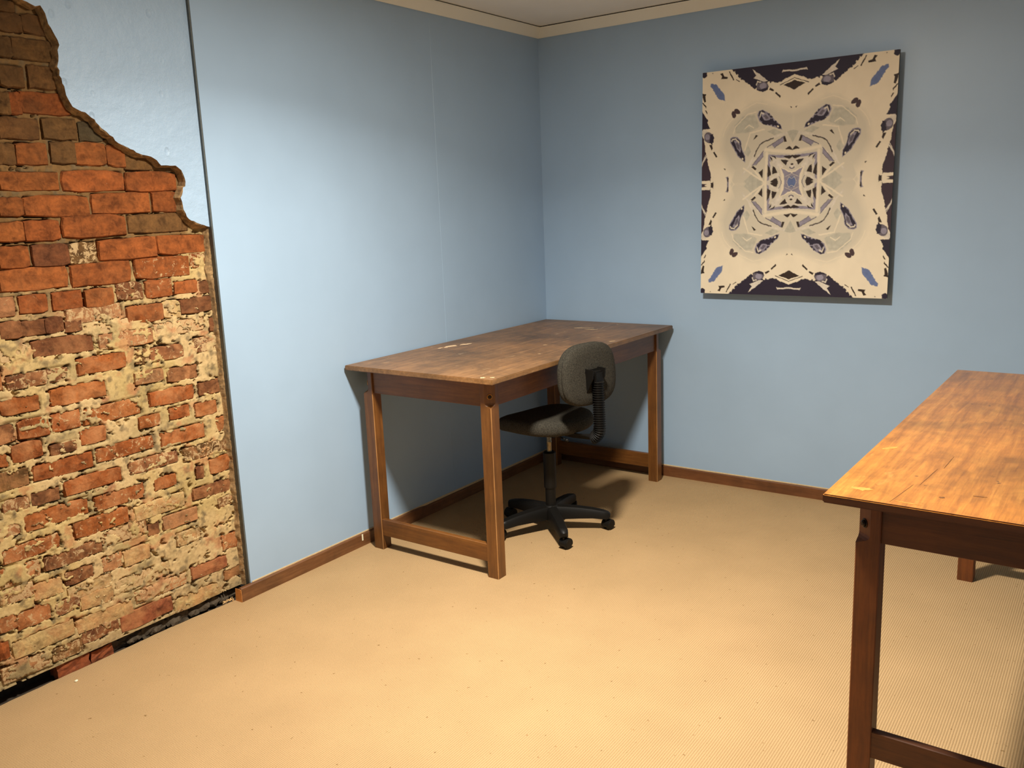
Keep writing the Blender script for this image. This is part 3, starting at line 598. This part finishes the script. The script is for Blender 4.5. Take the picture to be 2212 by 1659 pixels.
def slab(name, line, close, xf, xb, mats, parent, flare, seed):
    """plate with a broken sloping edge along line; close = the remaining outline"""
    bm = bmesh.new(); fr = [bm.verts.new((xf, y, z)) for y, z in line]; md = []; bk = []
    n = len(line)
    for i, (y, z) in enumerate(line):
        a, b = line[max(0, i-1)], line[min(n-1, i+1)]; t = Vector((b[0]-a[0], b[1]-a[1])).normalized(); nn = Vector((-t.y, t.x))*-1
        f = flare*(.5+1.5*abs(mnoise.noise((y*14, z*14, seed)))); g = f*(.2+.5*abs(mnoise.noise((y*60, z*60, seed))))
        md.append(bm.verts.new((xf-.004+.5*(xb-xf)*abs(mnoise.noise((y*40, z*40, 3))), y+nn.x*g, z+nn.y*g))); bk.append(bm.verts.new((xb, y+nn.x*f, z+nn.y*f)))
    cf = [bm.verts.new((xf, y, z)) for y, z in close]; cb = [bm.verts.new((xb, y, z)) for y, z in close]
    av = fr+cf
    for tri in tessellate_polygon([[Vector((v.co.y, v.co.z, 0)) for v in av]]):
        bm.faces.new([av[k] for k in tri]).material_index = 0
    ce = [fr[-1]]+cf+[fr[0]]; be = [bk[-1]]+cb+[bk[0]]
    for i in range(len(ce)-1): bm.faces.new((ce[i], ce[i+1], be[i+1], be[i])).material_index = 1
    for A, B in ((fr, md), (md, bk)):
        for i in range(n-1): bm.faces.new((A[i], A[i+1], B[i+1], B[i])).material_index = 1
    bm.normal_update()
    for f in bm.faces:
        if f.normal.x < 0: f.normal_flip()
    me = bpy.data.meshes.new(name); bm.to_mesh(me); bm.free()
    return link(name, me, mats, parent)
tag(slab('plaster_coat', ragged(PL, .012, .005, 2), [(S_Y-.007, CEIL-.003), (-4.6, CEIL-.003)], -.013, -.050, [M_BLUE_OLD, M_PLASTER], wl, .011, 7), 'blue painted plaster with a broken tan edge above the brick')
bm = bmesh.new(); rings = []
for i in range(190):
    z = .05+1.55*i/189; w = .007+.006*mnoise.noise((z*9, 1, 2))+.005*mnoise.noise((z*38, 5, 2))+.014*max(0, 1-abs(z-1.42)/.08)
    pr = [(-.05, S_Y-.006-w-.004), (-.040+.006*mnoise.noise((z*50, 2, 0)), S_Y-.006-w), (-.030+.006*mnoise.noise((z*40, 7, 0)), S_Y-.006-w*.55), (-.024+.006*mnoise.noise((z*60, 9, 1)), S_Y-.0062), (-.05, S_Y-.0062)]
    rings.append([bm.verts.new((x, y, z)) for x, y in pr])
for A, B in zip(rings, rings[1:]):
    for k in range(5): bm.faces.new((A[k], A[(k+1) % 5], B[(k+1) % 5], B[k]))
bm.faces.new(rings[0]); bm.faces.new(rings[-1])
tag(mesh_obj('plaster_remnant', bm, M_PLASTER, wl), 'narrow ragged strip of old plaster beside the seam')

# the hollow under the lowest course
rr = random.Random(8)
def stone(bm, c, s, seed):
    g = bmesh.ops.create_icosphere(bm, subdivisions=2, radius=1)['verts']
    for v in g:
        k = 1+.45*mnoise.noise(v.co*1.7+Vector((seed, 0, 0))); v.co = Vector((v.co.x*s[0]*k+c[0], v.co.y*s[1]*k+c[1], v.co.z*s[2]*k+c[2]))
for i in range(24):
    bm = bmesh.new(); y = -3.0+.58*i/23+rr.uniform(-.015, .015); r = rr.uniform(.014, .03)
    stone(bm, (-.082+rr.uniform(-.018, .012), y, r*.55), (r*1.1, r*1.4, r*.9), i*3.7); mesh_obj('rubble_stone', bm, M_RUBBLE, wl)
def lump(y0, y1, z0, z1, x0, x1, mat, name, seed):
    bm = bmesh.new(); bbox(bm, (x0, y0, z0), (x1, y1, z1)); bmesh.ops.subdivide_edges(bm, edges=bm.edges[:], cuts=3, use_grid_fill=True)
    for v in bm.verts: v.co += Vector((mnoise.noise(v.co*45+Vector((seed, 0, 0))), mnoise.noise(v.co*45+Vector((0, seed, 0))), mnoise.noise(v.co*45+Vector((0, 0, seed)))))*.011
    mesh_obj(name, bm, mat, wl)
lump(-3.235, -3.115, -.01, .052, -.12, -.056, M_BRICKRAW, 'broken_brick', 1)
lump(-3.105, -3.02, -.01, .040, -.13, -.062, M_BRICKRAW, 'broken_brick', 5)
lump(-3.0, -2.9, -.01, .048, -.13, -.082, M_RUBBLE, 'rubble_block', 9)
lump(-2.89, -2.79, -.01, .046, -.13, -.072, M_RUBBLE, 'rubble_block', 14)
lump(-2.78, -2.68, -.01, .05, -.13, -.068, M_RUBBLE, 'rubble_block', 19)
# frayed carpet threads by the sawn skirting
bm = bmesh.new()
for i in range(46):
    y = -2.535+.13*rr.random(); x = -.055+.035*(y+2.535)/.13+rr.uniform(-.012, .012); a = rr.uniform(0, 6.28); l = rr.uniform(.006, .016)
    sweep(bm, [(x, y, .0005), (x+l*.5*math.cos(a), y+l*.5*math.sin(a), .004+rr.uniform(0, .006)), (x+l*math.cos(a), y+l*math.sin(a), .002+rr.uniform(0, .004))], .0011, 4)
tag(mesh_obj('frayed_threads', bm, M_FRAY, floor), 'frayed carpet threads near the sawn skirting', kind='stuff')
bm = bmesh.new(); stone(bm, (0, 0, .003), (.0045, .006, .003), 3)
tag(mesh_obj('plaster_crumb', bm, M_CRUMB, loc=(.024, -3.213, 0)), 'tiny white plaster crumb on the carpet below the broken orange brick', 'crumb')

# ------------------------------------------------------------------ tables
def table(name, label, loc, rz, L, W, H, top_mat, lo, lo_far, ov, ov_far, lw, ap_drop, st, st_in, paint, seed):
    """origin on the floor under the near left corner of the top; x = short side, y = long side"""
    root = tag(empty(name, loc, rz), label, 'table', 'bolt-together work tables'); r = random.Random(seed)
    T = .023; bm = bmesh.new(); bbox(bm, (0, 0, H-T), (W, L, H), .003, 2)
    bm.normal_update()
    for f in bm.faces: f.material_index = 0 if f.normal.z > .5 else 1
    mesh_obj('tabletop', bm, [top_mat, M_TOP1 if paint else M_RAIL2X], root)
    zt = H-T-.0005; za = zt-ap_drop
    xs = (lo, W-lo_far); ys = (ov, L-ov_far)
    for i, (sx, sy) in enumerate(((-1, -1), (1, -1), (-1, 1), (1, 1))):
        # square post, outer corner chamfered above the lamb's tongue
        x0 = xs[0] if sx < 0 else xs[1]-lw; y0 = ys[0] if sy < 0 else ys[1]-lw; cx, cy_ = x0+lw/2, y0+lw/2; h = lw/2
        def ring(z, ch, b=.0025):
            pts = [(h, -h+b), (h, h-max(ch, b)), (h-max(ch, b), h), (-h+b, h), (-h, h-b), (-h, -h+b), (-h+b, -h), (h-b, -h)]
            return [(cx+sx*a, cy_+sy*c, z) for a, c in pts]
        bm = bmesh.new(); ch = lw*.58; zc = za+.006
        rings = [[bm.verts.new(p) for p in ring(z, c)] for z, c in ((0, .0025), (zc-.010, .0025), (zc-.006, ch*.35), (zc-.002, ch*.7), (zc+.003, ch*.92), (zc+.010, ch), (zt, ch))]
        for a, b in zip(rings, rings[1:]):
            for k in range(8): bm.faces.new((a[k], a[(k+1) % 8], b[(k+1) % 8], b[k])).material_index = 1 if (k % 2 and a is rings[0]) else 0
        bm.faces.new(rings[0]); bm.faces.new(rings[-1])
        leg = mesh_obj('leg', bm, [M_LEG if paint else M_LEG2, M_WORN if paint else M_LEG2], root)
        n = Vector((sx, sy, 0)).normalized(); p = Vector((cx+sx*(h-ch/2), cy_+sy*(h-ch/2), za+.045))
        Mx = Matrix.Translation(p) @ n.to_track_quat('Z', 'Y').to_matrix().to_4x4()
        bm = bmesh.new(); lathe(bm, [(.0085, -.006), (.0125, -.006), (.0125, .0015), (.0105, .003), (.0085, .002), (.0085, -.006)][:5], 18, Mx); rg = mesh_obj('bolt_ring', bm, M_BRASS if paint else M_BOLT, leg)
        bm = bmesh.new(); lathe(bm, [(.0084, -.004), (.0084, .0026 if paint else .006), (.005, .003 if paint else .009)], 14, Mx); mesh_obj('bolt', bm, M_BOLT, leg)
    ins, t = .010, .022
    for y in (ys[0]+ins, ys[1]-ins-t): box('end_rail', (xs[0]+lw*.5, y, za), (xs[1]-lw*.5, y+t, zt), M_RAILX if paint else M_RAIL2X, root, .0015)
    for x in (xs[0]+ins, xs[1]-ins-t): box('side_rail', (x, ys[0]+lw*.5, za), (x+t, ys[1]-lw*.5, zt), M_RAILY if paint else M_RAIL2Y, root, .0015)
    for y in (ys[0]+st_in, ys[1]-st_in-.024): box('stretcher', (xs[0]+lw*.55, y, st[0]), (xs[1]-lw*.55, y+.024, st[1]), M_RAILX if paint else M_RAIL2X, root, .002)
    return root
t1 = table('work_table', 'worn brown wooden table in the corner with an office chair pushed against it', (.0104, -1.7727, 0), -.0022, 1.7462, .8698, .915, M_TOP1, .0675, .045, .044, .0615, .0586, .110, (.072, .155), .004, True, 1)
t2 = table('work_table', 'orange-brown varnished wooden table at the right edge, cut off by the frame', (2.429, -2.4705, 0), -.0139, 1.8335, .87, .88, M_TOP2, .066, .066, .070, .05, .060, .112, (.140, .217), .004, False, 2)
def splash(parent, cx, cy_, z, l, w, ang, seed, mat, name='paint_smear'):
    r = random.Random(seed); bm = bmesh.new(); n = 26; pts = []
    for i in range(n):
        a = 2*math.pi*i/n; k = 1+.5*mnoise.noise((math.cos(a)*1.6, math.sin(a)*1.6, seed)); x, y = l*k*math.cos(a), w*k*math.sin(a)*(1+.4*r.uniform(-1, 1))
        pts.append((cx+x*math.cos(ang)-y*math.sin(ang), cy_+x*math.sin(ang)+y*math.cos(ang)))
    prism(bm, pts, z-.0005, z+.0004); mesh_obj(name, bm, mat, parent)
M_SMEAR = m_plain('chalky_paint', (206, 182, 152), .9, 0, .2)
M_SMEAR2 = m_plain('faded_paint', (182, 158, 126), .9, 0, .25)
for (x, y, l, w, a) in ((.118, .646, .045, .016, 1.45), (.150, .735, .035, .012, 1.3), (.105, .58, .02, .006, 1.5)): splash(t1, x, y, .915, l, w, a, int(y*900), M_SMEAR)
for (x, y, l, w, a) in ((.43, 1.48, .05, .008, .3), (.50, 1.44, .04, .006, .2), (.567, .87, .012, .004, .5), (.689, .63, .008, .003, 0), (.83, 1.10, .02, .006, 1.2), (.80, .03, .012, .010, 1.2), (.835, .05, .010, .006, 1.2)): splash(t1, x, y, .915, l, w, a, int(x*900), M_SMEAR2)
M_SMEAR3 = m_plain('pale_wood_scuff', (172, 122, 60), .5, 0, .25)
for (x, y, l, w, a) in ((.07, .085, .026, .012, .3), (.045, .50, .03, .008, 1.0), (.19, .03, .03, .0025, -.1)): splash(t2, x, y, .88, l, w, a, int(x*1900), M_SMEAR3, 'pale_scuff')
M_CRACK = m_plain('dark_crack', (86, 54, 22), .8)
for (x, y, l, w, a) in ((.165, .10, .07, .0009, 1.45), (.195, .27, .09, .0009, 1.5), (.215, .42, .06, .001, 1.55), (.33, .16, .014, .003, .1), (.255, .11, .006, .005, 0)): splash(t2, x, y, .88, l, w, a, int(x*900), M_CRACK, 'dark_crack')

# ------------------------------------------------------------------ picture on the back wall
NU, NV = 217, 261; SS = 3
PAL = {k: np.array(lin(*c)[:3]) for k, c in dict(c=(206, 199, 184), g=(186, 182, 171), h=(168, 168, 160), w=(192, 188, 182), v=(128, 126, 146), k=(90, 86, 100), d=(52, 40, 52), n=(38, 33, 50), b=(46, 36, 32), l=(88, 104, 148), t=(64, 50, 54)).items()}
uu, vv = np.meshgrid(np.linspace(0, 1, NU*SS), np.linspace(0, 1, NV*SS), indexing='ij')
img = np.empty(uu.shape+(3,)); img[:] = PAL['c']
img *= (.94+.1*vnoise(uu, vv, 9, 21))[..., None]
def in_poly(pts, X, Y):
    ins = np.zeros(X.shape, bool); n = len(pts)
    for i in range(n):
        (x1, y1), (x2, y2) = pts[i], pts[(i+1) % n]
        if y1 == y2: continue
        c = ((y1 > Y) != (y2 > Y)) & (X < (x2-x1)*(Y-y1)/(y2-y1)+x1); ins ^= c
    return ins
jx = (vnoise(uu, vv, 60, 31, 3)-.5)*.012; jy = (vnoise(uu, vv, 60, 32, 3)-.5)*.012
tex = vnoise(uu, vv, 34, 33, 4)
for kind, key, pts, w in ART:
    pad = .03+w; us = [p[0] for p in pts]; vs = [p[1] for p in pts]
    i0, i1 = np.clip([int((min(us)-pad)*NU*SS), int((max(us)+pad)*NU*SS)+1], 0, NU*SS); j0, j1 = np.clip([int((min(vs)-pad)*NV*SS), int((max(vs)+pad)*NV*SS)+1], 0, NV*SS)
    if i1 <= i0 or j1 <= j0: continue
    sl = (slice(i0, i1), slice(j0, j1)); jk = (3.0 if max(us)-min(us) > .25 else 1.4) if key in 'dnl' else .7; X = uu[sl]+jx[sl]*jk; Y = vv[sl]+jy[sl]*jk
    if kind == 'P':
        if w:
            m = np.zeros(X.shape); c0 = np.mean(pts, 0)
            for s in np.linspace(1-w*2.2, 1+w*2.2, 7): m += in_poly([(c0[0]+(p[0]-c0[0])*s, c0[1]+(p[1]-c0[1])*s) for p in pts], X, Y)
            m /= 7
        else: m = in_poly(pts, X, Y).astype(float)
    else:
        d = np.full(X.shape, 9.)
        for (x1, y1), (x2, y2) in zip(pts, pts[1:]):
            t = np.clip(((X-x1)*(x2-x1)+(Y-y1)*(y2-y1))/((x2-x1)**2+(y2-y1)**2+1e-9), 0, 1); d = np.minimum(d, np.hypot(X-x1-t*(x2-x1), Y-y1-t*(y2-y1)))
        m = np.clip(1.5-d/(w*.5), 0, 1)
    c = PAL[key]*(.8+.4*tex[sl])[..., None] if key in 'vklhw' else PAL[key]
    img[sl] = img[sl]*(1-m[..., None]) + c*m[..., None]
q = img.reshape(NU, SS, NV, SS, 3).mean((1, 3))
full = np.concatenate([q[::-1], q[1:]], 0); full = np.concatenate([full[:, ::-1], full[:, 1:]], 1)   # index 0 = u=+1 (left), v=-1 (top)
PW, PH = .9735, 1.1625
nu, nv = full.shape[:2]
px, pz = np.meshgrid(np.linspace(-PW/2, PW/2, nu), np.linspace(PH/2, -PH/2, nv), indexing='ij')
pic = tag(empty('wall_picture', (1.5590, -.0015, 1.6873)), 'blue, black and cream kaleidoscope print on a rigid unframed panel on the back wall', 'picture'); pic.rotation_euler = (0, .006, 0)
me = grid_mesh('printed_sheet', np.stack([px, np.full(px.shape, -.0620), pz], -1).reshape(-1, 3), nu, nv, np.concatenate([full, np.ones((nu, nv, 1))], -1).reshape(-1, 4), 'print')
link('printed_sheet', me, M_PRINT, pic)
box('panel', (-PW/2, -.0617, -PH/2), (PW/2, -.044, PH/2), M_SIDE, pic)
for a, b in (((-PW/2+.03, -.044, -PH/2+.03), (-PW/2+.06, 0, PH/2-.03)), ((PW/2-.06, -.044, -PH/2+.03), (PW/2-.03, 0, PH/2-.03)), ((-PW/2+.06, -.044, PH/2-.06), (PW/2-.06, 0, PH/2-.03)), ((-PW/2+.06, -.044, -PH/2+.03), (PW/2-.06, 0, -PH/2+.06))):
    box('batten', a, b, M_SIDE, pic)

# ------------------------------------------------------------------ office chair (local: +x towards the backrest)
ch = tag(empty('office_chair', (.703, -1.088, 0), math.radians(-11)), 'grey fabric office chair on a black five-star base, pushed up to the corner table', 'chair')
bm = bmesh.new(); lathe(bm, [(.030, .085), (.040, .09), (.042, .115), (.036, .128), (.027, .132)], 28); base = mesh_obj('star_base', bm, M_BLACK, ch, True)
A0 = 27+11
for k in range(5):
    a = math.radians(A0-72*k); d = Vector((math.cos(a), math.sin(a), 0)); s = Vector((-d.y, d.x, 0))
    bm = bmesh.new(); rings = []
    for r, zt, hh, hw in ((.02, .130, .066, .031), (.07, .129, .066, .030), (.14, .124, .058, .028), (.21, .115, .048, .026), (.265, .104, .042, .024), (.290, .096, .034, .019), (.299, .086, .016, .010)):
        pr = [(-hw, -hh), (hw, -hh), (hw, -hh*.35), (hw*.72, -hh*.06), (0, 0), (-hw*.72, -hh*.06), (-hw, -hh*.35)]
        rings.append([bm.verts.new(d*r + s*p + Vector((0, 0, zt+z))) for p, z in pr])
    for A, B in zip(rings, rings[1:]):
        for i in range(7): bm.faces.new((A[i], A[(i+1) % 7], B[(i+1) % 7], B[i]))
    bm.faces.new(rings[0]); bm.faces.new(rings[-1]); arm = mesh_obj('base_arm', bm, M_BLACK, ch); smooth_by_angle(arm, 40)
    c = d*.279; sw = a + (0.9, 2.2, -.7, 1.5, .3)[k]; f = Vector((math.cos(sw), math.sin(sw), 0)); ax = Vector((-f.y, f.x, 0))
    cc = c + f*.012 + Vector((0, 0, .0265))
    bm = bmesh.new(); lathe(bm, [(.006, .044), (.006, .075)], 10, Matrix.Translation(c))
    hood = []                                    # hood over the wheels
    for w_ in (-.022, .022):
        hood.append([bm.verts.new(cc + ax*w_ + f*(.028*math.cos(t)) + Vector((0, 0, .028*math.sin(t)))) for t in np.linspace(math.radians(-20), math.radians(200), 12)])
    for i in range(11): bm.faces.new((hood[0][i], hood[0][i+1], hood[1][i+1], hood[1][i]))
    for h_ in hood: bm.faces.new(h_)
    bm.faces.new((hood[0][0], hood[1][0], hood[1][-1], hood[0][-1]))
    caster = mesh_obj('caster', bm, M_BLACK, ch)
    for w_ in (-.0235, .0085):
        bm = bmesh.new(); Mx = Matrix.Translation(cc+ax*w_) @ ax.to_track_quat('Z', 'Y').to_matrix().to_4x4()
        lathe(bm, [(.006, -.001), (.022, 0), (.0262, .004), (.0262, .011), (.022, .015), (.006, .016)], 20, Mx)
        wh = mesh_obj('wheel', bm, M_BLACK, caster); smooth_by_angle(wh, 30)
bm = bmesh.new(); lathe(bm, [(.026, .125), (.026, .222), (.0315, .224), (.0315, .405), (.026, .410), (.0125, .411)], 28); smooth_by_angle(mesh_obj('column_sleeve', bm, M_BLACK, ch), 40)
bm = bmesh.new(); lathe(bm, [(.0125, .40), (.0125, .455), (.0135, .457), (.0135, .463), (.0125, .465), (.0125, .53)], 20); smooth_by_angle(mesh_obj('gas_lift', bm, M_CHROME, ch), 40)
bm = bmesh.new(); bbox(bm, (-.09, -.07, .508), (.10, .07, .536), .006, 2); mesh_obj('mechanism_plate', bm, M_BLACK, ch)
bm = bmesh.new(); sweep(bm, [(.08, -.05, .522), (.15, -.07, .522), (.20, -.088, .521)], .004, 8); lathe(bm, [(.003, -.010), (.007, -.008), (.007, .008), (.003, .010)], 12, Matrix.Translation((.204, -.089, .521)) @ Matrix.Rotation(math.pi/2, 4, 'Y')); mesh_obj('lift_lever', bm, M_BLACK, ch, True)
# seat: rounded trapezium cushion with a waterfall front
def sup(t, a, b, n): c, s = math.cos(t), math.sin(t); return (a*math.copysign(abs(c)**(2/n), c), b*math.copysign(abs(s)**(2/n), s))
bm = bmesh.new(); rings = []; NS = 48
for sc, z in ((.80, .532), (.93, .535), (.985, .546), (1.0, .562), (.985, .584), (.94, .598), (.82, .607), (.55, .607), (.25, .603)):
    ring = []
    for i in range(NS):
        x, y = sup(2*math.pi*i/NS, .215, .222, 2.9); fr = max(0, -x/.215)
        x *= sc; y *= sc*(1-.06*max(0, x/.215)); dz = -.028*fr**2.5*(sc**2) + .010*(abs(y)/.222)**2*sc
        ring.append(bm.verts.new((x-.015, y, z+dz)))
    rings.append(ring)
for A, B in zip(rings, rings[1:]):
    for i in range(NS): bm.faces.new((A[i], A[(i+1) % NS], B[(i+1) % NS], B[i]))
bm.faces.new(rings[0]); bm.faces.new(rings[-1]); mesh_obj('seat', bm, M_FAB, ch, True)
# backrest: D-shaped pad, slightly curved, rim seam
BZ, BX = .838, .276
def backshape(t):
    y, z = sup(t, .185, .145, 3.1)
    y *= 1-.10*max(0, z/.145)**1.5
    return y, z
bm = bmesh.new(); rings = []
for sc, x in ((.3, .030), (.7, .031), (.93, .028), (.985, .021), (1.0, .012), (.985, .004), (.975, .0015), (.99, -.001), (1.0, -.010), (.985, -.022), (.93, -.032), (.75, -.038), (.3, -.041)):
    ring = []
    for i in range(NS):
        y, z = backshape(2*math.pi*i/NS); y *= sc; z *= sc
        ring.append(bm.verts.new((BX + x - .35*y*y - .06*z, y, BZ+z)))
    rings.append(ring)
for A, B in zip(rings, rings[1:]):
    for i in range(NS): bm.faces.new((A[i], A[(i+1) % NS], B[(i+1) % NS], B[i]))
bm.faces.new(rings[0]); bm.faces.new(rings[-1]); mesh_obj('backrest', bm, M_FAB, ch, True)
# bracket on the back of the pad
bm = bmesh.new(); bbox(bm, (BX+.022, -.058, BZ+.004), (BX+.036, .066, BZ+.026), .004, 2); bbox(bm, (BX+.03, -.030, BZ-.045), (BX+.066, .034, BZ+.018), .006, 2)
for y0_ in (-.056, .028):
    prism(bm, [(BX+.022, BZ+.032), (BX+.075, BZ+.030), (BX+.072, BZ-.010), (BX+.036, BZ-.080), (BX+.024, BZ-.080)], y0_, y0_+.005, axis=1)
br = mesh_obj('back_bracket', bm, M_BLACK, ch)
for y in (-.042, .058):
    bm = bmesh.new(); lathe(bm, [(.006, 0), (.006, .003), (.003, .005)], 12, Matrix.Translation((BX+.036, y, BZ+.015)) @ Matrix.Rotation(math.pi/2, 4, 'Y')); mesh_obj('screw', bm, M_CHROME, br)
# ribbed rubber sleeve round the back upright, bending under the seat
path = []
top, low = Vector((BX+.055, 0, BZ-.03)), Vector((BX+.060, 0, .585))
for i in range(61): path.append(top.lerp(low, i/60))
for i in range(1, 25): a = i/24*math.radians(75); path.append(low + Vector((-.055+.055*math.cos(a), 0, -.055*math.sin(a))))
pts, rad = [], []
for i, p in enumerate(path):
    pts.append(p); rad.append((.030, .036) if i % 3 == 1 else (.0225, .0285))
bm = bmesh.new(); sweep(bm, pts, rad, 16); mesh_obj('ribbed_sleeve', bm, M_BLACK, ch)
bm = bmesh.new(); sweep(bm, [path[-1]+Vector((.01, 0, .002)), (.22, 0, .524), (.15, 0, .519), (.05, 0, .519)], [(.016, .016), (.007, .022), (.006, .024), (.006, .024)], 10); mesh_obj('back_bar', bm, M_BLACK, ch)
